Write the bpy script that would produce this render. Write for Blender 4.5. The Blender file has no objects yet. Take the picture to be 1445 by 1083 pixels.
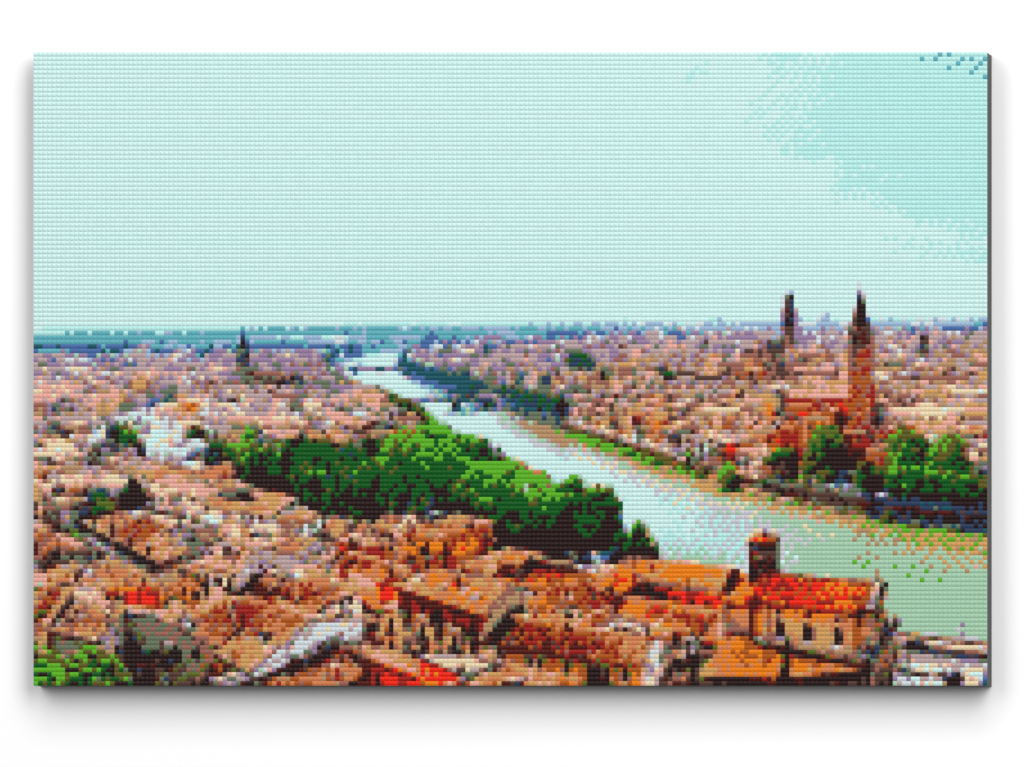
import bpy, math, re
import numpy as np

# ------------------------------------------------------------------ camera, world, lamps, exposure
C = bpy.context.scene.collection
PX = 0.00126                                  # metres covered by one photo pixel on the panel's face
def wx(px): return (px - 722.5) * PX
def wz(py): return (541.5 - py) * PX

T_PANEL = 40 * PX                             # how far the brick face stands off the wall
DIST = 20000 * PX                             # a long lens, far away and off to the right and below (view camera, film kept parallel)
CAM_X, CAM_Y = 4900.0, 1980.0                 # foot of the optical axis, in photo pixels
cam_d = bpy.data.cameras.new("camera")
cam = bpy.data.objects.new("camera", cam_d); C.objects.link(cam)
cam.location = (wx(CAM_X), -T_PANEL - DIST, wz(CAM_Y))
cam.rotation_euler = (math.radians(90), 0, 0)
cam_d.sensor_width = 36.0
cam_d.lens = 36.0 * DIST / (1445 * PX)
cam_d.shift_x = -(CAM_X - 722.5) / 1445.0
cam_d.shift_y = (CAM_Y - 541.5) / 1445.0
cam_d.clip_start = 0.1
cam_d.clip_end = 200
bpy.context.scene.camera = cam

world = bpy.data.worlds.new("World")
bpy.context.scene.world = world
world.use_nodes = True
bg = world.node_tree.nodes["Background"]
bg.inputs["Color"].default_value = (1, 1, 1, 1)
bg.inputs["Strength"].default_value = 0.21

def softbox(name, elev, azim, dist, sx, sy, power):
    d = bpy.data.lights.new(name, 'AREA')
    d.shape = 'RECTANGLE'; d.size = sx; d.size_y = sy; d.energy = power
    o = bpy.data.objects.new(name, d); C.objects.link(o)
    e, a = math.radians(elev), math.radians(azim)
    o.location = (dist * math.cos(e) * math.sin(a), -dist * math.cos(e) * math.cos(a), dist * math.sin(e))
    o.rotation_euler = (-o.location).to_track_quat('-Z', 'Y').to_euler()
    return o
softbox("right_softbox", 25, 33, 15.0, 7.0, 13.5, 1850)
softbox("left_softbox", 25, -33, 15.0, 7.0, 13.5, 1030)
softbox("overhead_softbox", 59, 4, 15.0, 9.0, 3.2, 680)

sc = bpy.context.scene
sc.view_settings.view_transform = 'Standard'
sc.view_settings.look = 'None'
sc.view_settings.gamma = 1
sc.view_settings.exposure = 0
sc.view_settings.use_curve_mapping = False
sc.cycles.max_bounces = 6

# ------------------------------------------------------------------ materials
def lin(v):
    v = v / 255.0
    return v / 12.92 if v <= 0.04045 else ((v + 0.055) / 1.055) ** 2.4

def plastic(name, rgb, rough=0.22, spec=0.15, vary=0.014):
    m = bpy.data.materials.new(name); m.use_nodes = True
    nt = m.node_tree; b = nt.nodes["Principled BSDF"]
    b.inputs["Roughness"].default_value = rough
    b.inputs["Specular IOR Level"].default_value = spec
    # every brick comes out of the mould a touch lighter or darker
    tc = nt.nodes.new("ShaderNodeTexCoord")
    sn = nt.nodes.new("ShaderNodeVectorMath"); sn.operation = 'SNAP'
    sn.inputs[1].default_value = (PITCH_X, 10.0, PITCH_Z)
    wn = nt.nodes.new("ShaderNodeTexWhiteNoise"); wn.noise_dimensions = '3D'
    mr = nt.nodes.new("ShaderNodeMapRange")
    mr.inputs["To Min"].default_value = 1 - vary; mr.inputs["To Max"].default_value = 1 + vary
    hs = nt.nodes.new("ShaderNodeHueSaturation")
    hs.inputs["Color"].default_value = (*rgb, 1)
    nt.links.new(tc.outputs["Object"], sn.inputs[0])
    nt.links.new(sn.outputs["Vector"], wn.inputs["Vector"])
    nt.links.new(wn.outputs["Value"], mr.inputs["Value"])
    nt.links.new(mr.outputs["Result"], hs.inputs["Value"])
    nt.links.new(hs.outputs["Color"], b.inputs["Base Color"])
    return m

def painted(name, rgb, rough, scale, amount):
    m = bpy.data.materials.new(name); m.use_nodes = True
    nt = m.node_tree; b = nt.nodes["Principled BSDF"]
    b.inputs["Roughness"].default_value = rough
    n = nt.nodes.new("ShaderNodeTexNoise"); n.inputs["Scale"].default_value = scale; n.inputs["Detail"].default_value = 4
    r = nt.nodes.new("ShaderNodeValToRGB")
    r.color_ramp.elements[0].color = (*[c * (1 - amount) for c in rgb], 1)
    r.color_ramp.elements[1].color = (*[c * (1 + amount) for c in rgb], 1)
    nt.links.new(n.outputs["Fac"], r.inputs["Fac"])
    nt.links.new(r.outputs["Color"], b.inputs["Base Color"])
    return m

# ------------------------------------------------------------------ the brick grid, read off the photograph: letter = brick colour, number = run length
X0, X1, Y0, Y1 = 47.0, 1393.0, 74.0, 967.8
NC, NR = 212, 141
PITCH_X = (X1 - X0) * PX / NC
PITCH_Z = (Y1 - Y0) * PX / NR
# rows 61 to 140: seven windows of 32 columns (the last has 20), ten rows each, top to bottom
BANDS = """
s2t30|t7utu3tu4tu2tu2Lu3t2L2u|u32|u20Bu3L3uBuL2|T2B3TB6T2BuB4TB2lilu3L2u|Bu5luB7TuT2BL2iaiLBTB3l|i2l2i3l2al2B2al2aLlai4LiLlLie|li2lBi2w2iw2Ll2BlBlilwli3li3pw|iS2l3ilil4al2nlilBSBi2li4li|i2ei4we3wplinlS2li6pi2l3
t14utLtutu4tLutLu3|utu3Lu8Bu17|u13LNuL6tL2t3L4|u5Lu2L4uLkBLu6Bu5L3|L2BLu3TL2B2uTkNB12uB3|iLwlB2TBl3aBS2Tluil2LlLiLl4iL|wil2uTil3i3SNki2l2Sli2ei2l3il|l2Ll2Lil2il3N2dl5il4i3lil|i6lpi2l2iSdNlSi2lS2lirlnSrlr|lirSilipe2pi2rS4li2lSl7nl
u3Lu3LuLu7LtLu2LuL2uL2u2L|u5Bu3Lu14Bu7|t2sw2tL4u5L7uB3u3Bu2|L3w2Lu2L2uL2Bu2L2Bu3B3LBlBlBL|BTBuB2TB2u2Bu5L2ul2B2Lw2BSLwi|auBTuBTB2u4L5BSLlilLiS3liw|BSTBwB4Lt3s3tuTwil3ilBl5|STBu2L2t2s7wBTulaili3liewi|lSBlLwswLts6LT4BSa2l2Sl4|iSal2aBTl4T2l2BSBT4BTBS2BlS2
L3uL6uLu4L2uLu2Lu3Lu3L2|u5LuL4u7B7uBlLB2u|LulLl4uL3uLwl2uB2uluBlBlwiwLi|BLwl2uiLlB2l2BlBl4iwi3liwi2lS|l2ilTB2liSi4wpi3wSli4lrl2rl|e2l2TSlil2il2Sl2nlSlriS4l2i4|lS2lSli7ri2l3iwl2Nf3Slili|il2i5Sli3pi2l2BlalzfN2fNSli2|Sl2ipililS2lrlnli3l3SN2fNfNn2i|Si2niSl3n2lininlilrSi2S2dSNSnS2
LBL2uL2uL2wLuLuiwL2wL6iL3wL|lLlul2BLi3wuB3lul2uiwilawilil2|l2i2wl3i3wi3B2iwi2liplil6|ili2lSl3i2lipili4ldi6wi3|lidri4piSi2p2npi2lS2il2SlSli3|l2i3p2rli3pi3ni3rlilil3eld2|l2r2ip2i2nininrlnilri2honrSipr3|lr2lnhn2hn2inli2rilnrnp3Si2pn2o|nih3pnlni2lrnlrlinrlh2ir6o2|rnr3Sn2r2zNdnirni2n2phpn2dr3h2
wL2lL2rd2l2L4lLiL2iSrmd2liLi2L|i5Lld2l2wlwili3lwd3mdSliw2i|li3LiSrdl5wi2wi2prkm2dri3ni|nrldS2drdSl2i2wlil2i2Skdm2ri3pl|plrNdNdr2lilipnrl2i2lrd3r2nliwe|rdrd4ionpip2i2ri3nrdrvyrilrli|rdr2dSrnlhr5or2nphrdy3rnp2i2|r2nrdrSnlrSdrnhnr2iphr2v2r2inini|rvdSrdNr5n2ripiliprdvrvr2ndS2|phrdrd2r2p3hpip3rnhr3y2rn4h
aluBlulLiLB5lB2Ll|lilBil2ipi2wiwl2Si3|lilpikdi3lini2Si4|nipi2d2pil2rl3ni3n|iri2lNSiliSlpin2ilni|wi2lSd2lninr2lninhn2|epi2nSrln3ir3lnp2h|n2l2iwli2lpn2i2n3p2|Srlnep2i2n4i3Sr3|nrinr2nrnpnrdni2p2in

l2nilSl2iwipi2pw2iepi2np2ep2ipip|ipi2lwilnlnieil2ri2li2pnhpinlili|pwpi3p2ihiriep2irlilrh3rnli4|ip3epep4ilrni2pi2Srh3rlnl2S2|e2p2ip2epi2Srln3p2npinr2SrlS4|p4epi2p3ipep5hnlni2S2l2STr|p2ip2ldSrnlpip2nihphr2li2lB2STS2|r3lS2lilinip2hnhphS4l2BNiwe3|rnrlNSrSdlinrihnh2iS3liwlwpep2h|n2rlrSin2ini2pn3i2liwsw2iwpi2pi
ipiwi5l3S3dmr6nlrSlnlil|pwilielipi2l3S3d2SdSrdrkNdinrl|piwnrlrdrirSr2SdSrSd3k2NdSNSlS2|i3lnlrnlni4piSlinpidilnS2lrl2|iinlinrinlieniniiriidriipillrini|h2i2pipirli3nei6r6S2nil|p2e3pwi2Sldkrap2i2nlp2i2rSlpwp2|hoqvoe2ipe3wipeli4pewnS2re4|hovqhiwi3lpewi3lnlipi3dS2iein|phphiw2pwiei2e2i5p2iei2wln2ie
rlS2lw2Bts3w2s3LT2BT7STST|i3S2las11wlB3T9|S2lShSrhis10tL2B4T6|S2l5i5Sws7tL2uB5T2|ilS2li2p2n2hnSnas7tLaulT4|nSi2p2iphp5rfzas4tw2LauBlST|i2p2ipn3ph2pr2fz4l2B2lSBSTSNT|rlrilhinSip3n3SkfkzSas5wkTw|ipiSdS2i3SipS2i2S2kfzfws4aNTu|ip4nlwswpnSnidld2hnkzgas2wL2au
NlanlSriSirSBSipn2SldihnipninrkS|TS2lS3l2irSTi2pSN2nr2i2rh2r3kz|T4S2rlBinTSipiSN2nhrnlrinrnr3|TfN2TS3fSdS2laiS3rielS3r2n3r|TNTS3TNfNTfzTSzS3nlS3dS2dinln|dNSl3iSNSfNTf2NfTzSzTl2p2inildS|TSTN3SlBTNTfNfNf2Nf2kS2nr2Sr3p|LulBkfNlBSBT2N3fNfTk3S2i2prdr2|auBSTSBlS2TNST3kTfNk2Nlprnr2p2n|aLwt2w2a2inS2NS3BSN2kNrprnr2drn
Snr3Si2p2ndf2Sd4rihphrd2rvrvm|nirnpn2rpinik2dni2nd6lrndvrd|hphi2Sn2iSn2rlilnlSlnlnlir3i2nr|np2r2dnpSriSrnr2pr2ipnrirn2rn3r|ipirlpi2nlnlnpihi2hini2Si3phdn2|rmrSn2dr2vh2rdr2n3S2irir3omdpn|pSi2rSrphp2ordri2eirdnr2nph2inp2|dnipinh2r2o2nhpepr3np2nrdrnhpn2|dn2rhnhip2hirzr2Sdrhpe8r3|Srnrho3roh3rhldrn5hpihnrhpr
rvyr2d3rd2r7dp2vyvyvle2pir|rvr2drdr3ihphpnlr2p2rv2rvniewnr|dn2rnipn2rnpnp3h5rv4rnr2np|lnipe2iwn3hn2piphp3oyrvryhlnin|nln2ldrnp4hp2hph2p2v2yvryr4i|nh3nSdrphphp9oyvry2rhdrn|p2h3ndy6vry5vyv3oynp2r2|inoqhndro5y2royvxv3rv2yd2rnr|nh2qoSdv5yvyrvpoyxv2yvod2Srpe|nroqykSr2vx2vo2v3m2yvrovrydSlip
iwil2n2iondrlinrdrh2|r3d2r11i2h2|in2inp2rn3r2phnln2i|nin2rni3hpe2i2pinp2|npnp3h3nphe6se|r3irhn3h2rnlni2nr2|dridr2inrihp2ipepi3|rdr2pe3pn2i2hih3nh|e10se4p5|p3epe6p2inh5

p2Si2pi7eiSliw3awls3eiwi2|i3rS2i2pe2pli3SlSaSeSlaiwsw2iw|rilSNdrn3r2SiSwSNfz2na2ile2w2iw|SlrS2dNmdnr3LweNk2fgzgnl2s3w2e|pinrn2d2wp2iewseNk2f4awes4es|lhpepe2hn2inw2ilS2kf2kfris3e2pw|Sdne6lrliS2NdNdSTzk2Ss2es2pi|pwpe2se3pSind2l2dNSrilkNw3sws2|e5peipepidSkS3rnlrlk2waiwaiw|rS2diepn2SrS2dSlnepirni2rli2wili
oipinri2pi2p6ep3e3pe2inSnr|e5i2lnlin3hin2ep5hipeprl2|spnmznwi5S2rgS2nr2in3r2nr2Sl|wiSfk2SaSi2n4g2zNep3ip3Sron2|wnfk3zldn2rhngf2zlSrlp2h2rkShoh|wliwsizSzSznrngzgSTS2z2Sfk3fzkz|liw3sif3zg5z2fnzSgzfk2f5|wswiulTk3f2zgz2fzgzfzSfkf7|wslBdSNkTkzf2zfgf2kfkfgk3f6|ilNdrSkfk4fzgfkfk2f3k2f5k2
nip5hni2pinidnr5kzgas6|iwerhp2hp2rmdS2lSnrinSzfg2a2s4|i2n2ldr2nm2dS2NkzSgn2g7Ss3|dphonlnd3rn4hvgvgvgzfg5a2s|nvhp2hnlr2znrSzg4zg3fkf3g2fg|z2rhn2zrSfk2fzg2zgzg6fg3fzg|f2k2z2fS2k3fzg2zfg2fzg3fgfg2f2|f3zTf3zfk3g2zfzgzf2gf2gfg2fgf|f6Nf3k2f3zf2zf2g4fgf2gf2|f4kf2kf3zg3f5gf4g2f3g2
s7wa2lalS4NS2TdSiniSzhin2|s7wawain2anS4NSri2wnrnvh2|s8w2a2in6S2d2zrnpiphen|s9tw2a2in5gnSz3dSri2e|g2aets6w3a2n6g5z3dr|fg2zfas8w2a2in6g5z2|fzf3lsws7w4ain2anaog2zg2|kf2k2flfs10w3aw3apan2g2|f3k2fS2ls11w2twetw2aian|gfkf2kfkzgaes9tws2eseswwa
vrnhpmyrhoh2od2r2npinrnphro2rnpn|d2nhpm2rvoqvyrhephrihnvp2rvrinp2|SdrnhrSn2oqoh2phr4nirh2v2r2nov|pnvohidzrvorSirS3mrphepni2rninh|nriehwS2o2nvrdNdini3hepepipip2h|mdSipwSienvoid2kndrinidnie2pin2r|gfzkzr2i2epi2nrdi2rldanid2xymv3|gng3zmz2rnieil2iznadwSzrvx2op3|n2gzf2gz2mz2rniS2gdiSlzSdmy2r3h|ain3g2zg2z4dipkS2dlr2vdymriSr
prno2nrdydron4ovmkmdvyvrdkNrnr|dopodirovorov2qvovmkmv2yr2mkdr2n|p2n2imo3v2odvgj2fjmrvyry2rdr2pn|n4ovy2vyvovj6mo2n3dyryryv|o3y2vy4vovgjfj2fjm2ymyd2v2yg2|rovmvxy4voj3fk2j2m2vdy2mrdj3|n2pv3ymvyv2jfjfkf2kdmy4r2onjf|p2enqgj3myrjf2k6m4o2nrj2f|pnpnf4k2yj2kjfk5mk2mrv4gj|nij2fk5mjk2fk8m2v2ryj2g
in2in2ernenp2hdnr3n|rnp2hphnh2p3rni5|z2v2hp2hp3nhpepo2hp|gz2gohnih3n2rh2oh2r|z6peangz2grS2mry|fzfkf2zangzgz2gni2pi|zgf2kfkzgzgz2fz2rle2|zf2z2kfg2zgz2fmrinr2|gf3k2zgfz3f2zre2dn|fkfkfkf2z3f2k2zp2nh

pnld2r2i2nrlkd2Srnripi2nipn2irni|phph2pn5ili2r3nin2hipip2h2r2|onvrir2n3i2plnpin2rn3h4o3h2|nvmi3ep2e2p2nipe3i2SnpSh2o2ip2|eprneie3pep4e6k2ninrp5|hpe2ir2p2hpnrinip4Sk3i2e2n2p2|hnp2mNknv2rmS2TNSilSfk3jre2pe3|hnrijdr3d2kNf3NlSk6r2pepn2|hndrie2pnhniNfzfzmdk7diSprS|dnSrSn3rSdmk2j4dk6lSinprl
lws2eik2Ndn2dfzfkfkfkfk4f2zfkf|rnie2inro4dk2fk4f3k2f2zfzf2|o3roro4vork2fk4f3k2f3zgfg|phn3o4ryrmkfk9fzkf3kf|hpn2inSpnrnhnidk10fkf2k3|p6nrnonhnp2nSk9fk5|p3ep5nr3S3rnrdkmk4fkfk3|rihep3n2NS3k3rp2h3o2dmk2f2k2|Sendninonord3k3rh5p3Skfkfk|ipeipn2ho2hoh2pn2h2ph3pnkSk5
fkfzf5gf2zgf3kf4gf9|fkf3zf2zfzf2zf2zf6gf4zf3|gkf2zf2gf7zf16|fNfkfzTf5kf5kf2kf9g|f3kf3zf3k2f5kf4kf4kfz2|f3kf2kf4k2f3kf2k2f3kf2kfzgf|kzfkfk2fk5f2kf3kf4k4fzf2|f2kfk3fkfk2fk2f2k3f2kf2k4f2z|f2k10f2kfk4fkzfNkfkf2kf|kfk2fk8fkzfk2NfkfzNk7
g12oas14eswe|fg10zgres15es|g2f2g5zfg4o2gs14|gfgf3g2f3g7rts3g2as6|f4g3fgfg9atag2fzas5|kf3gfzf2gzg2azfg2rg2zfkf2a2ezea|zgf9gzag2zg3f4k2zg2zgz|f2zf7zf2g4fg4zgf2zf3k2|kf2g3fkf6gzfg2fgf7k3f|kfzf2zf8z2f7kfkfkf4
wea2phng2zf2z2vz2kSzrnr3zgvNSdi|ewa3ih2n2gnhnzgzfmrzd2Sng3virp|wse2wea3h2n2gng2zgz2kzrg2z2hpnp|sws2w4ea2ph3nhngzfzo2gz2fkzrn|s3wswsew2ea3paphahn2hnz2fk3m2|as5wswetewea4h5n2zk3r2z|zts8w2ew2ewea2h4gf2kfzhp|fas8wstwtwetwewa2h2n2h2nhg|fzwts7twtsetweteawa4hah3|f3s8tstetstsw3eweaeaeaea
epzk3dk3vz3k9z2kmvyz2g|nrvrmd2k3z2fk3fk6zk2fz3g2|inrvdzmdk2rfk2z3fkN2S2fk2fzfzg2|er2z2Nk4gz2Sfzk3Nk2zf2k4f3|dzfS3NzfznzNnzfk2NTNkzfk5zfk|S2k2d2S2rS2zdS3laBSLlSfk5f3|hrd3k2dkd3zrS2dSnSlS3fk4Nk2|rnhnSzkm3dkd7S4lN2klwlfk|hn2gznpinz2mdSd3kdkd5NkN3dN|hahan3gSgzrnzSzd4kd2m3k3N3
f4kfzgf4kf2kfrS2|zgfg2fgf2zf4kfzS2l|fzf4g3z2gzf3zSkN|kf5zf3gf2zg2z2fz|f4k2fk2f3zf5z2|kgf2k2f2k2f5k3z2|k2fk2f3kf3kf3k2fk|kfk12fkf2k2|kTkN2k5fk9|N5TNTN4k6Nk

dpr3Sr2dkdNdf3j2mk4Nd3ipipn|rhmSd2l2S2N2kfk3mr2nlweinSdmdSr|krd2SdlhS2k3mdrhrorohinr2pe2inr|indmd2rlSkdihdho2rohrovmvyrhp2e2|p2nrmkS3NkmnSponmnorvyvrv2rvhpr|rh2rdkdkj2k3dh2nmrvyvryv2yvnrdl|ovrvrpnrjgS3dkdnmrv2ryv3oprhrl|rvr2orp3rjrildk2rnormvrvoh2phnh|mr2o2vo2p3SdlaSNdkdrmro2ihpo2rn|mrovrdr2vnr2Sr2ilrk3dho2kvoh2pn
hipe2pdn3oh5o4h2prS2inik3|rlepi2ne2pr2inr2nh2p2hdi3h3pnd|d2arnes2ewlnpeSidimn2Shno3hphrn|Sepdji2s2enh2inlrwrli2rvrnrvr2nw|dlni3Srlnp2epnrie5ir3nrwS2w|SrSdr4Shp2e2oheipie2pnrnlSwiaS|hl2Srn2r2hrie2nomNSrShnr2nrield2|iSdkSr2nSdnphphpnepinep2orh2nh2S|liS4d2ni3hn2ppppephor2o2rhnli|h2rSrlrip2dmipvn2inr2dno4hnlil
fk5fk8fk3fzf2Nk8|k2fk4f2k5dSk2Nzdk2NlaSNkdSk|dSr2Ndjk6r2or2iepd2SNkd2hnh2|Spoh2nijdnSknhrovrererdrdn2h2oho|mo2h2rd2o2rnoh3iehr2hov2rvovo2n|r2h3rdrorndrvrhpnhryho2h2o5q|kdnhrvpeprnr2mdmp2vyvoqn2opov3y|d3rp2dn2phprn2dro2mv5ov3yvy|rnrvyvm2rph2oror2vovdq2mq3mvyq2|Srirxym2yvy3mvkhoq3vkmq3myvqx
k2fkf2kf10gf4k4fkfk3|k7f2k3f2kf6k3fkfk2f2k|nrdjmf3k4f2kfk3fk4f5kfk|orp3ojk2fk3f2kfkf2k5f5k2|dmov2rk3f2zfk2fk2fk5f2k3fk2|vyvy2vk4f2k13f2kfk3|v2yvdvk20f2k4|vqvym2rk25|vq2ymyk26|q2vymjk2Shrd2mk18
k2fs11tstestetw5ewea2|k2Ss10tststwstwtwawawaw3|kfBs13ws2twtw2tw2tw3e|k2fs2wgws6tsts2wstwt2wtw2twt|k3LsgfSas6ts3twtwtwtwtwtw2|k2flafkfns2tststs2ws2t2wtw2twtw2|kf3gk3nas2t3stststwswt3wtwte|kfk2fk2fkgwt4wtstwt6wtwteo|k3f2kfkfnStwtwtwtwt2wtwtwtwt2ik|fNkfk6fwtatatwt2atwtwtwt2w2d
apah3ah3n2grvn3S2zSz2mk2N2d2m|ea3pahahah2ahahgnrz2r2z2Nk2NzfN|awa6papaphn2h3n3gn2zN2z2k2|awawa10pah2ah2nh3gngzfkz|aw3a3wa3ea7hahahghgngngn|e2lwew2a2wa2ea9hn3h2ah2g|homrniaw2a5ea2ea5nangah2ga|xqxv2dw2aw2awa2wa6na3nana2n|dm4Swawa2wa13nananan|Nk4Swawa23
mkmkmN3SNT2N3kNkNk|k2Nk2m3km3kNdN2dN2|NdNk2fk3Nk4Nmk4|N3S2N2kN2k4Nk2NkN|g2z3kNSdNS2TSN3kNk|ng2ng2ng4z2fkN4T|gh2ngh2gh2gh2gng2ngz|nghgh2gh2ghg2hghn2gh|a2hagh2gh2gh6gh2|a2hah2ah2ahghnghghah

mrvdk2rd5mSkdSiSNk3rhmhphpoh|r2mdk2S2kS2dNSkdhlrS2dk3rnohpr2|Sd2kd4nrS2drninh2nlrNk4r2m2d|ldkm2oi2h2irnr2hvnon2hnS2dk2md2v|nrdoh4nrdlwno2ro4hphndkd2r2n|p3hph2vhmdpiro3vo3nvon2r2in2h|p3vho3pmno3ih2o2hro2hdhin5|paph2rd2rnrphnhph2ohvro2yohorho2|jvovrvnh2pi3phroqvq4yvxv2orvo|honmy2h2re3pepny3oyx2yxy3ovov
hr2S2dldped2rdhprnli2nr4ni2rSd|kSdmSrp2h2r3vpni2ni2ni3lnrln3|drSipep2hphprphinil2ni6lSnli|n2po2rohp3hnp2ilimildni3p5v|d2rohihnrvrhphiwi2lmpeinipe2nh2p|rdvjdndpnihndi3dk2r2dn2Slseph3|ovovdvdimkednpink2ro3rmr2nh2o3|vo3vk2iSmeknilk2m2vrhr2ovoyoyo2|omqvorkhp2mkSrk3m3rm2vyrovyvor|vmomknkhp2ndmk2rdm3km2ymvovy2my
irpvmvphory4v2ro2vqvk2v2ykmq3|p2nmrv2yo2h2oyv2rovm2v2Sryjmy2v2|nrdrvykmvy2vo2provyd2v2my2vmy2vr|nlroymyovy2o2v2rhphry2vkv2yky2ov|hShpyvhqvoqo2qvmo2hoydvro2hor2nm|n2hoy2p3o4qomvrovnipoq2oqo2rh|o2eporh2p3ohoy3vdhe2roq3o2vmq|o2n2h2php4xy2vh3ph3oqohpoxmr|v2rvoh4oh2qyx2y2ophoh2ohnrq2vi|vrvop2hro4qx3qm3yoh3o4qhp
v2ym2ohpoho3phormk4NSdk2NpST2|v2rnp2h2oq2hqodnhSdk4dSkN2L2B2|oho3h2vo3homk2myrn4rNk3Sald|ho3hp2vm3vmk6mdmd2nwl2i2ep|yvrvh3m3yd2k2y3mym5r2pwnp2|r4nomymk2dm2v2yvxvxyv6qh2o|o2h2o2no2qvydvxvq2yv3q2ov2nvo2q|vh4ohpornvo3qoqv2ovo3vyvo2q2|pq2o3h2or2S2dv4ovyvyvyv2myo2d|qhphohohr3nri2mo2yvyomnv3ydymv
Nk9kawsawtatatattwattwtwm|k3drdrd2mkiwa2wa5wawa2twatwm|k2r2ovoqo2hoh2php2e2a6watawm|ehqo2vq2oyq2hq8h3p2e2w3k|o2q3oq3vohq13hom2ewk|oxq3yroh3q10o2q2hykmqok|qvx2qyorvo3hq2hqvh2qh5k2myok|vxq3ym2kd2r4vovhohq2h2vk2yq2y|mq3yk2mk2y3mv2rdr4o2nmkmq2oq|mrvm2k7mx4y3xvqovydhoq3
yd4Swsa17na5n|jrdmdSwa2sa13na3na4|mk2mkSsaw2a12ga2ga6|mkmk2Sawa16ga6g|kdkm2diwa19na4|kmymy2v3rznhia2ea10na4|myvyx2yx2yqyvyvy2v2o2r2n2hiSna3|vy3xy3x2yxvx3q2xq2v3yvreSka2|x2yxy2vy2xvxyx2vqxq2xq2xqvhpkSa2|yxyvxvx3vx2vxqx2qxqxqxqxvpikna2
ahana3ha3hah2ah2ng|a6ha2ha2ha2ha3h|a5na4ha2ha2haha|a3ga3na3ha2ha2pah|a6ga3na4na4|a2ga17|a5ga3ga10|a20|a20|a20

nrv2yrhrdnp2ep2hkvkdyx2yx3yqvdj|hoyv2ohdkin2pnp3rn2yx2yx3yvmnp|ry2mnhdkrhornh2pr2nh2ph2ov2yvShp|vj2vhrkrnmr2o2hnerohdip2ipnp3op|jkmonkmrnrinro3dnhSkNkd2S2iph3|mvp2mSndmr2v2rvr4SmdS5drhpn|r2hrdir3vhro2vhdSnSdjdrSrSrS2r2|rvr2nohoro3hrohrlSrd2S2rSrS2r2S|rohm2dr3ph3onrnldSk2djSrSr3Sr|n2hmdjdmkd2rnerl2nlSdkNjdS5r2
v2qdmnrp3h2phno2rvmyvndmynmyv2o|hdv3h2ph2vhyrv2o4yvh2ovdv2ov2|h2ovphphvoyndy4vyvo3phpoho3h|prho2h2vy2vr2y5vo3v2ohph2o2m|nrihov2rv3mnymy2vroyvro3vop3e|dlSr3yvyvy2rymyrv3ovov5nrSr|riwkro2vrvrvdvmy2vyovo3v2ohri2w|drS2novrvonvrmdor2vho3vohiraiw2|rd2no3v3yvmdnv2yNdmro2hnli3we|S3dr3o3rmnvoihnikdhohoi2wiw3
ro3rdkp2q2oqx3qym5yqo3qoq2|oydrkideiyoqoyvhpym2ym5yqohoq|drieSie3kyoqop3m3y2km6yvh|Sp2erlrwedkmj2yvhSdky2kymk2ymk2m|ih2d2nSp2n2rmrhohrjkvhivk3y2m3|nr2lini3rnorohkh2m2vronk3mymy2|w4e2wpwrmkdhokphd2rodrmdkrnm3|wew4iw2Sk2dhvkh2rSvnkh2dkvnihk|w3irw3idmynhdmrh3rSkh2mkvrvrd|wlS2lwi3dm2rvovohr3dkdhdmnhkrd
oi2vqh2r2n3rnho2qv3orpv2yvdvym|ho2qo2rnrn3rnqoq2v3rv3yvy3vy|oqo2hr3nrSdknvov2qorvrd2v2ry2ro|yqohorn3dk3Sorv2oyn2Snpnv2hphv|mkmyvdn2dkrohehyhqohohmkpjopvyvo|ym3yn2Sk3v2no3h2o2honhpo2v3r|ykmyn2Sk4mvy2v3qvo2mhpoqoyr3|mkmyn2k4mymy3mymvovm2o3h2p2e|k3r2k4jyvmvyvymv3yvyv4yov2|jdmndmk2dydmvymy3myvymy4v2rvo
ym2ro3rydmk2ymyxy2x5yqoq3xy|m3yqo2qo5qv2xykx2myx2vyvq2ym|rmyq5ovxv2qhqo5v2xqrm2y3m|rmqoq4vxy2xovqvoqoh3o2vrqoqom|r3h2oqoxv3o2y4v2xovyhrvo4m|rninr2o3qopv2ov2yvy2vyvorvro3m|wipewpir2pehq2oqoyv2ydvopnSr2o2m|hdrkrneidh5o3hv2ydo2pnr5m|o2honr2pdhqopomyv2dvmvo2prymdmdm|o2vo5vyr2v2kmni2dnoqohovoqv2m
myqx3y3x2vxvxqxvx3vy2v2iSdia2|m2y2v2qyx6y4q4v3rlSva3|myvmy3my3vxvx2qxqxqxqy2i2dja3|yvovokvq2vqvmymy5v2yk2m2d2na2|vqovhroq2oqymq5rv2m2kdvjkvnan|vqorodnh2qohoqoqo2mrvovmvr2djdid|vqnrokmh4dvh2ohoho3vmvr2vrkSk|vqhvhk2h4k2rh3okro2v2o2rjdNmd|yvnr2k2noh2k2rh3nkdohv2o2nrdkNl|Sir3l2jnonk2rh4k2ohv3Sr2kd2n
a20|a20|a20|a20|a20|la19|Sa13la5|a13wa6|r2Sh2aw3a5la5|ipn2Sr2zdrn2i3w3a2

zhnmdSrS2zSzmdkSinlSk3d2S3di2r|gngmzS5zg3n2lnkdk4S4dS2k|znhgz2Sr2ngz2gz2n2kNk4Nfk2dzk2|kz4gnSzg3k2z3gzdk12|zg2z4gzkzgzfzg2zgdk7dk2Nk|f3g3z2g2z2f2kf2kzgmk2m2kmk4d|g7k3zg2zgfk2zfSk2Nk3d2kmz|fk2fg3zg2fk2f2kfkz4kdk3dzSd2|g3fkg2zf3kfgSfzf2zgSk5mSNd2|gfzfzgzfk2fkfz3gzk3fk5zdSkz
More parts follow.
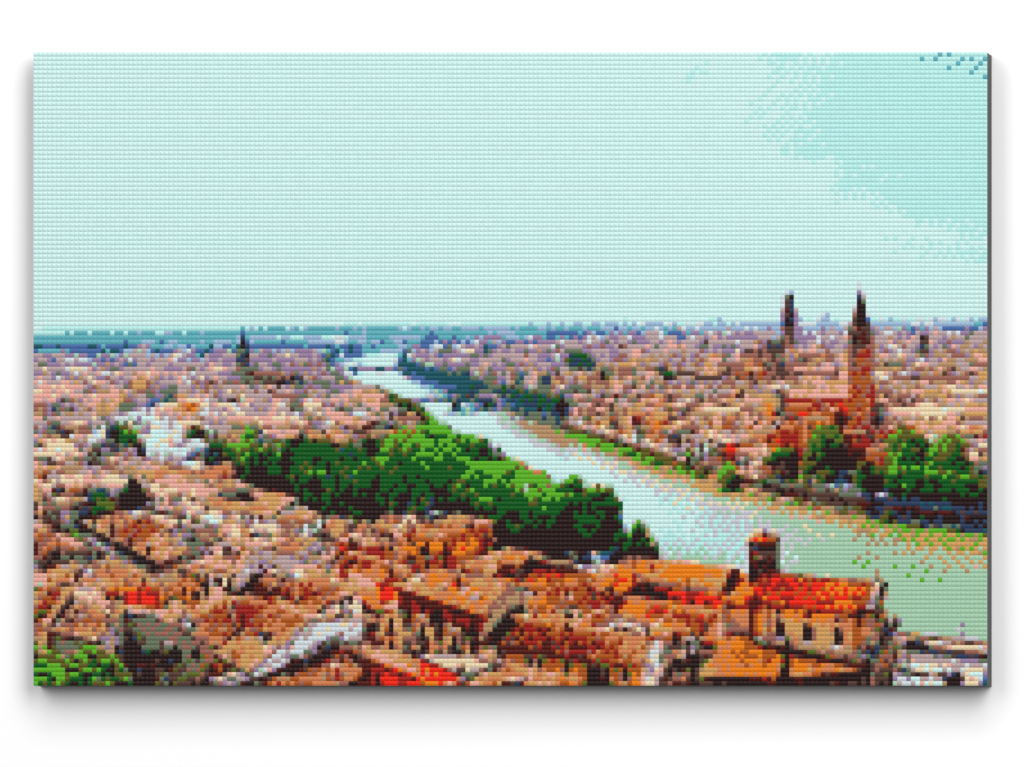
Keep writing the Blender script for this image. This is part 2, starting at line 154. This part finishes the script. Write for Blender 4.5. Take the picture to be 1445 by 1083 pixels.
SrSr2dronoyh2oh4nSh2nhlSw4il|Sr2Sdr2jmrh4ohoh2epirilpw3ilk|kS2k2r3nh2nvo2h4p2rw2iw3S2ld|kSrk2jvrmrpnv2h2oh2nrw2ilS2irdk2|kSjSdSr2jmjnroh3phlwi2wikmkNk3|jdSrSvjmyvm2doh2pnli2w2lmk3dkm2|d2rSrjdkmvkdjdShrlawplmk4mdvrv|dSj3rdm3SpeildSwiSk3Sdkrv2rvo|j2d2rdklieiS2i2ld2kmdvnonv2o5|d3kdk2dSrlilSmk2Sdmvoyovovrv2o2
dSd2SdS2dr2m3okohd2rd2morjohkrd|dNk2r3nrphr2nokroSdonkmo2rodkSv|k2m2ym2vroh2ph4nd2kdkdojdndk2d|k2dvdrmkdrop4hphonmdlepi5rn|myr2mvrkm3vop3h4o2ydie7|r2epnovndm4yqop3qnox2y2ne3pn|ovoyo5m2y3myxqop2oxqx3yrid2|nroyrno2vmkymyxy2myxqoxoxqx3ymS|nvryvo2vmkmykx4y3mxqx7ol|o3nr2k2m3ykyx3y2x3vq3xopoyd
rk2m2k2mvdrvmy3vm2dymvymvyvmy2o|okmrjrSm7vdym2ydyvm4y2myv|hkdohpnkdm11vyry4ryovy|inriphndmv4d2yjdm4ym2dmvov3|e2pr2nrirorv2jkrkjvyvjmdym3yjy2|e5Sd2roh2ordnkv5kjv2jmdmj2|ei2rdSmrovoh3phrov2qrkvqv2k3dk|S2dnph3o5hphohp2hojo2v2k3dk|djhoho3hpepirpo2hohoqoh2ovk3mk|vp2ho2vhm2dNmoh2phphov2qovjk5
v2yho3hrnwpr2kdrkS2my2vq2oq3v2|yvoho2hvnpwpSd3SdlSdk2jo3q3v2|vyo3vo2nw2iS2onpdidr3voq2vqv2q|vyvnvoh2iweSr3hik3dmdo2qoqvqv2|v2ov2o2rhewSnrk2dmk2djhoqoq3vq2|ym2yjyvrliwindk6jhqo2qoqo2vo|vjvkv3hilepdkdkmjkdnh3oqoq5|v2rkjqvpi2pidkrSr2kdh3o3qoq2oq|ovrkrqopweidmdr2odkdjmk9m|jvonvq2pe2id2rm2dmk2d3k2dk6
mjSdrn2kroni2h4nkdo2v2rSnSkdSr|vykm2kmkdrn4hnhiwpn2vdrmdNd2rj|q2v3mk5mj2rnr2n4rSdNkNjvSd|vqv3qjkydmk4mjvr2dr2SlSNdr3m|qovyq2ykvqv4m3k3mdjrdkS2vdrd|q2vq2ojkvq3ov2qo2v2dm4kdr2vdS|q5ok2oq3hoqo3qho2vdk2drd3r|oq2oqvk2oh2o2v2mdm2k7Sd2jki|m2ymvk4m2k13dkrd3kl|k3m2k5mk6dmk2d2kdkrdkdka
nlk2Ndie2wi2rnrd2r2n|Sdk5Sr2npe6wp|niS3NdN2d2Nd3r3ni|nlri5SlS2dN3dNmk|liSpi8wil4S2|nais2ese2iepi3wi3w|dNSie2ses2isi2we4i|lS2dkd2ind2lNkies3l|w2ls2i2wi2Nk3depewB|iw2ispses2nk3le3lT
""".strip().split("\n\n")
def expand(s): return ''.join(c * int(n or 1) for c, n in re.findall(r'([A-Za-z])(\d*)', s))
GRID = [['s'] * NC for _ in range(NR)]
for b, band in enumerate(BANDS):
    for wi, line in enumerate(band.split()):
        width = 20 if wi == 6 else 32
        for ri, s in enumerate(line.split('|')):
            e = expand(s); e = (e + e[-1] * width)[:width]
            for k, ch in enumerate(e): GRID[61 + 10 * b + ri][wi * 32 + k] = ch
# the sky: turquoise bricks scattered towards the upper right corner
E = NC - 1
def S(r,*it,ch='t'):
    for a in it:
        if isinstance(a,tuple):
            for c in range(a[0],min(a[1],211)+1): GRID[r][c]=ch
        else: GRID[r][a]=ch
sky={0:[162,(164,170),172,176,(178,E)],1:[161,163,(165,169),171,173,175,(177,E)],2:[149,163,164,166,169,171,173,175,177,178,(180,E)],
3:[147,165,166,168,170,(172,174),(176,E)],4:[146,148,149,164,165,167,169,171,172,(174,E)],5:[145,146,163,166,169,171,173,175,176,(178,E)],
6:[145,165,168,171,173,(175,E)],7:[164,170,172,(174,E)],8:[163,169,171,173,(175,E)],9:[162,166,168,170,172,(174,176),(178,E)],
10:[161,165,167,169,(172,174),(176,E)],11:[159,164,167,169,171,173,(175,E)],12:[161,163,166,168,169,171,(173,E)],13:[160,162,167,(171,E)],
14:[159,161,166,168,170,(172,E)],15:[158,165,167,169,171,172,(174,E)],16:[162,164,166,168,170,(173,E)],17:[163,165,167,(169,173),(175,E)],
18:[162,164,166,169,171,172,(174,E)],19:[163,165,(168,171),(173,E)],20:[167,169,(171,174),(176,E)],21:[166,167,(169,E)],22:[166,167,(169,E)],
23:[169,(171,175),(178,E)],24:[173,178,(180,E)],25:[(179,183),185,(187,E)],26:[178,(180,E)],27:[178,180,181,(183,188),190,191,(193,E)],
28:[(179,187),(189,E)],29:[(178,E)],30:[177,179,180,181,183,(185,E)],31:[178,180,182,184,186,(188,E)],32:[180,182,184,187,(189,E)],
33:[178,186,188,(190,E)],34:[187,189,(192,E)],35:[190,192,(194,E)],36:[(193,E)],37:[196,197,199,201,202,204,205,206,(208,E)],
38:[196,199,201,203,204,206,207,(209,E)],39:[203,(205,209),211],40:[206,208,(210,E)],41:[189,191,195,198,206,208,209,210],42:[194,199,201,205,207],
43:[193,195,197,199,203,205,208,210],44:[191,198,201,203,(205,209),211],45:[197,200,202,204,206,208,210,211],46:[207,(209,E)]}
for r,it in sky.items(): S(r,*it)
for r,it in {0:[201,203],1:[197,200,206,208,211],2:[205,210],3:[203,209],4:[208],5:[211]}.items(): S(r,*it,ch='u')
tw={51:{23:'w'},52:{23:'w'},53:{7:'w',8:'L',23:'l',24:'w'},54:{6:'w',7:'S',8:'k',23:'N',24:'i'},55:{6:'w',7:'d',8:'N',23:'k',24:'S'},
56:{6:'w',7:'d',8:'N',22:'w',23:'k',24:'k'},57:{6:'i',7:'m',8:'N',9:'i',22:'i',23:'k',24:'k'},58:{6:'l',7:'d',8:'k',9:'l',15:'w',16:'L',22:'r',23:'k',24:'k',25:'w'},
59:{6:'l',7:'k',8:'N',9:'l',10:'L',12:'t',14:'w',15:'L',16:'L',18:'t',22:'d',23:'k',24:'k',25:'B',26:'t',27:'t',28:'w',29:'t',30:'L',31:'t'}}
for r,d in tw.items():
    for k,c in d.items(): GRID[r][160+k]=c
def put(r,c0,s):
    for k,c in enumerate(expand(s)): GRID[r][c0+k]=c
put(59,128+3,'t'); put(59,128+22,'t2L'); put(59,192,'twt2w2twLw2tLwtwLtL2')
put(60,64,'s5t3st11st7s3t15Lt3Lt2Lt2L2t2L2tL')
put(60,128,'L2tLtLswL4swLt2wtw2L2tL2tLwL3'); put(60,160,'L6Bk2lw4L5w2idk2dL6'); put(60,192,'L3w2Lw2L9u2B')

def inside(poly, x, y):
    c = False; j = len(poly) - 1
    for i in range(len(poly)):
        (xi, yi), (xj, yj) = poly[i], poly[j]
        if (yi > y) != (yj > y) and x < (xj - xi) * (y - yi) / (yj - yi) + xi: c = not c
        j = i
    return c
RIVER = [(486, 500), (530, 492), (562, 497), (570, 512), (568, 530), (610, 550), (632, 572), (700, 584), (760, 606), (830, 634), (930, 668), (1010, 692),
         (1100, 706), (1200, 722), (1270, 742), (1395, 757), (1395, 904), (1265, 896), (1252, 860), (1240, 822), (1104, 808), (1104, 756), (1058, 756),
         (1052, 800), (930, 796), (900, 740), (884, 742), (880, 700), (800, 690), (700, 645), (640, 612), (604, 580), (555, 557), (500, 540), (478, 520)]
# the grey bricks strewn over the water are a cooler, lilac grey
for r in range(72, NR):
    for c in range(NC):
        if GRID[r][c] == 'w' and inside(RIVER, X0 + (c + .5) * (X1 - X0) / NC, Y0 + (r + .5) * (Y1 - Y0) / NR): GRID[r][c] = 'W'

COLOURS = {   # brick plastic, linear base colours
    's': ('pale_cyan', (0.5039, 0.7076, 0.6897)),
    't': ('aqua', (0.3881, 0.6746, 0.6501)),
    'u': ('sea_teal', (0.0924, 0.3487, 0.4063)),
    'L': ('powder_blue', (0.2681, 0.3901, 0.5498)),
    'B': ('steel_blue', (0.0532, 0.1209, 0.3104)),
    'T': ('deep_teal', (0.0070, 0.0738, 0.0992)),
    'N': ('navy', (0.0199, 0.0378, 0.0889)),
    'w': ('light_grey', (0.5235, 0.5831, 0.6099)),
    'W': ('lilac_grey', (0.4786, 0.4762, 0.5265)),
    'a': ('sage_green', (0.3102, 0.4997, 0.3496)),
    'i': ('mauve_pink', (0.4025, 0.2924, 0.2955)),
    'l': ('lilac', (0.2594, 0.1704, 0.2961)),
    'p': ('salmon', (0.6687, 0.3321, 0.2727)),
    'n': ('tan', (0.3792, 0.2250, 0.1107)),
    'h': ('sand', (0.5249, 0.2816, 0.0930)),
    'e': ('cream', (0.6811, 0.5568, 0.3560)),
    'r': ('rosy_brown', (0.2736, 0.1036, 0.0770)),
    'd': ('brown', (0.0781, 0.0375, 0.0284)),
    'k': ('black_brown', (0.0173, 0.0064, 0.0066)),
    'm': ('maroon', (0.0703, 0.0070, 0.0047)),
    'o': ('terracotta', (0.5359, 0.1809, 0.0699)),
    'q': ('bright_orange', (0.6809, 0.1753, 0.0047)),
    'v': ('burnt_orange', (0.3501, 0.0757, 0.0081)),
    'x': ('bright_red', (0.7221, 0.0159, 0.0045)),
    'y': ('brick_red', (0.2774, 0.0110, 0.0076)),
    'g': ('leaf_green', (0.0875, 0.3639, 0.0141)),
    'f': ('dark_green', (0.0021, 0.0814, 0.0089)),
    'z': ('olive_brown', (0.0974, 0.0835, 0.0110)),
    'j': ('olive_green', (0.0872, 0.1204, 0.0118)),
    'S': ('grey_green', (0.1139, 0.1468, 0.0907)),
}
MATS = {k: plastic(n + '_plastic', c) for k, (n, c) in COLOURS.items()}
ORDER = list(COLOURS)
M_WALL = painted("white_wall_paint", (0.88, 0.88, 0.88), 0.8, 40, 0.008)
M_BOARD = painted("grey_board_edge", (0.02,0.02,0.019), 0.55, 60, 0.06)
M_PLATE = painted("charcoal_plate", (0.006,0.006,0.006), 0.5, 60, 0.06)

# ------------------------------------------------------------------ mesh helpers
def mesh_obj(name, verts, faces, mats, parent=None):
    me = bpy.data.meshes.new(name); me.from_pydata(verts, [], faces)
    for m in mats: me.materials.append(m)
    o = bpy.data.objects.new(name, me); C.objects.link(o)
    if parent: o.parent = parent
    return o

def bevel_box(name, x0, x1, y0, y1, z0, z1, mat, parent, bev):
    import bmesh
    bm = bmesh.new()
    bmesh.ops.create_cube(bm, size=1)
    for v in bm.verts:
        v.co = ((x0 + x1) / 2 + v.co.x * (x1 - x0), (y0 + y1) / 2 + v.co.y * (y1 - y0), (z0 + z1) / 2 + v.co.z * (z1 - z0))
    if bev: bmesh.ops.bevel(bm, geom=bm.edges[:], offset=bev, segments=2, affect='EDGES')
    me = bpy.data.meshes.new(name); bm.to_mesh(me); bm.free(); me.materials.append(mat)
    o = bpy.data.objects.new(name, me); C.objects.link(o)
    if parent: o.parent = parent
    return o

# one studded brick, seen from the front: bevelled square face and a round stud
SEG = 12
def brick_template():
    hx, hz = PITCH_X / 2, PITCH_Z / 2
    P = PITCH_X
    v, f = [], []
    ins_x, ins_z = 0.045 * P, 0.025 * P
    for k, (y, i) in enumerate(((0.014 * P, 0.0), (0.0, 1.0))):       # +y is towards the wall
        for sx, sz in ((-1, -1), (1, -1), (1, 1), (-1, 1)):
            v.append((sx * (hx * 0.985 - i * ins_x), y, sz * (hz * 0.995 - i * ins_z)))
    f.append((4, 5, 6, 7))
    for k in range(4): f.append((k, (k + 1) % 4, 4 + (k + 1) % 4, 4 + k))
    R, H, BW, BH = 0.42 * P, 0.066 * P, 0.12 * P, 0.06 * P
    for r, y in ((R, 0.02 * P), (R, -(H - BH)), (R - BW, -H)):
        for k in range(SEG):
            a = 2 * math.pi * (k + .5) / SEG
            v.append((r * math.cos(a), y, r * math.sin(a)))
    for ring in (0, 1):
        s = 8 + ring * SEG
        for k in range(SEG):
            n = (k + 1) % SEG
            f.append((s + k, s + n, s + SEG + n, s + SEG + k))
    top = 8 + 2 * SEG
    f.append(tuple(top + k for k in range(SEG)))
    return np.array(v, dtype=np.float32), f
BV, BF = brick_template()
FL = np.array([len(x) for x in BF]); FI = np.concatenate([np.array(x) for x in BF])
Y_FACE = -T_PANEL + 0.16 * PITCH_X            # square faces of the bricks

def brick_field(name, cells, parent, label):
    n = len(cells)
    cc = np.array([c for c, r in cells], dtype=np.float32); rr = np.array([r for c, r in cells], dtype=np.float32)
    off = np.stack([wx(X0) + (cc + .5) * PITCH_X, np.full(n, Y_FACE, np.float32), wz(Y0) - (rr + .5) * PITCH_Z], 1).astype(np.float32)
    co = (BV[None] + off[:, None]).reshape(-1, 3)
    nv = len(BV)
    idx = (FI[None] + (np.arange(n) * nv)[:, None]).reshape(-1)
    tot = np.tile(FL, n); start = np.concatenate([[0], np.cumsum(tot)[:-1]])
    letters = [GRID[r][c] for c, r in cells]
    used = [k for k in ORDER if k in set(letters)]
    slot = {k: i for i, k in enumerate(used)}
    mi = np.repeat(np.array([slot[k] for k in letters]), len(FL))
    me = bpy.data.meshes.new(name)
    me.vertices.add(len(co)); me.vertices.foreach_set("co", co.ravel())
    me.loops.add(len(idx)); me.loops.foreach_set("vertex_index", idx.astype(np.int32))
    me.polygons.add(len(tot)); me.polygons.foreach_set("loop_start", start.astype(np.int32))
    for k in used: me.materials.append(MATS[k])
    me.polygons.foreach_set("material_index", mi.astype(np.int32))
    me.update(calc_edges=True); me.validate()
    o = bpy.data.objects.new(name, me); C.objects.link(o)
    o.parent = parent; o["label"] = label
    return o

# ------------------------------------------------------------------ the setting: the white wall behind the panel
wall = mesh_obj("wall", [(-9, 0, -7), (9, 0, -7), (9, 0, 7), (-9, 0, 7)], [(0, 1, 2, 3)], [M_WALL])
wall["kind"] = "structure"

# ------------------------------------------------------------------ the mosaic panel
panel = bpy.data.objects.new("mosaic_panel", None); C.objects.link(panel)
panel["label"] = "large landscape mosaic of small studded bricks showing a river city, on a white wall"
panel["category"] = "mosaic"

xa, xb, za, zb = wx(X0), wx(X1), wz(Y1), wz(Y0)
Y_PLATE0, Y_PLATE1 = -T_PANEL + 0.22 * PITCH_X, -T_PANEL + 0.38 * T_PANEL
board = bevel_box("backing_board", xa + .001, xb - .0006, Y_PLATE1 + .0004, -0.0006, za + .0006, zb - .001, M_BOARD, panel, 0.0004)
board["label"] = "grey board behind the bricks, its edge showing at the right and below"
plate = bevel_box("base_plate", xa + .0003, xb - .0002, Y_PLATE0, Y_PLATE1, za + .0002, zb - .0003, M_PLATE, panel, 0.0003)
plate["label"] = "thin charcoal plate the bricks are pressed onto"

# fields of the picture, outlined in photo pixels
GROVE = [(288, 640), (300, 618), (380, 616), (500, 622), (540, 606), (610, 596), (642, 608), (690, 640), (760, 664), (820, 670), (880, 700), (888, 742),
         (910, 738), (932, 786), (830, 786), (760, 778), (700, 770), (690, 736), (560, 730), (440, 716), (400, 690), (345, 672), (310, 652)]
BANK_TREES = [(1078, 652), (1140, 608), (1200, 604), (1216, 636), (1250, 612), (1320, 606), (1366, 622), (1395, 660), (1395, 712), (1250, 700), (1110, 676)]
SHRUB = [(45, 905), (80, 912), (140, 914), (178, 935), (200, 970), (45, 970)]
HALL = [(1056, 752), (1104, 756), (1104, 806), (1240, 822), (1256, 868), (1244, 912), (1240, 970), (986, 970), (1000, 902), (1034, 880), (1056, 860)]
FRONT = [(45, 720), (230, 690), (420, 700), (560, 730), (690, 736), (700, 770), (830, 786), (930, 786), (1395, 880), (1395, 970), (45, 970)]
def region(c, r):
    x, y = X0 + (c + .5) * (X1 - X0) / NC, Y0 + (r + .5) * (Y1 - Y0) / NR
    k = GRID[r][c]
    if 166 <= c <= 169 and 53 <= r <= 68 and k not in 'st': return 'bell_tower'
    if r >= 51 and r <= 88 and abs(c - 184) <= (0 if r < 53 else 1 if r < 56 else 2 if r < 71 else 3) and k not in 'st': return 'church_spire'
    if 45 <= c <= 47 and 62 <= r <= 69: return 'steeple'
    if r <= 60 or (r <= 61 and k in 'st'): return 'sky_area'
    if r <= 65: return 'skyline_area'
    if inside(HALL, x, y) and k != 'a': return 'red_roof_hall'
    if inside(RIVER, x, y): return 'river_area'
    if inside(GROVE, x, y): return 'tree_grove'
    if inside(BANK_TREES, x, y): return 'bank_trees'
    if inside(SHRUB, x, y): return 'shrub_area'
    if inside(FRONT, x, y): return 'rooftop_area'
    return 'left_town' if x < 500 + (y - 540) * 2.2 and x < 960 else 'right_town'
LABELS = {
 'sky_area': ('sky_area', "pale aqua sky bricks with a deeper turquoise corner"),
 'skyline_area': ('skyline_area', "teal and blue bricks of the far skyline"),
 'bell_tower': ('bell_tower', "dark square bell tower rising above the skyline"),
 'church_spire': ('church_spire', "tall brown and red church tower with a pointed dark spire"),
 'steeple': ('steeple', "small dark steeple on the far skyline"),
 'river_area': ('river_area', "pale cyan river bricks turning sage green downstream"),
 'tree_grove': ('tree_area', "long bank of bright and dark green trees beside the river"),
 'bank_trees': ('tree_area', "olive and dark green trees below the church tower"),
 'shrub_area': ('shrub_area', "green shrub bricks in the near corner"),
 'left_town': ('town_area', "pink and tan rooftops of the near bank behind the trees"),
 'right_town': ('town_area', "pink and tan rooftops of the far bank around the church"),
 'rooftop_area': ('rooftop_area', "orange, red and brown roofs in the foreground"),
 'red_roof_hall': ('hall_area', "long hall with a bright red roof and a small chimney tower"),
}
fields = {}
for r in range(NR):
    for c in range(NC):
        fields.setdefault(region(c, r), []).append((c, r))
for key, (name, label) in LABELS.items():
    brick_field(name, fields[key], plate, label)
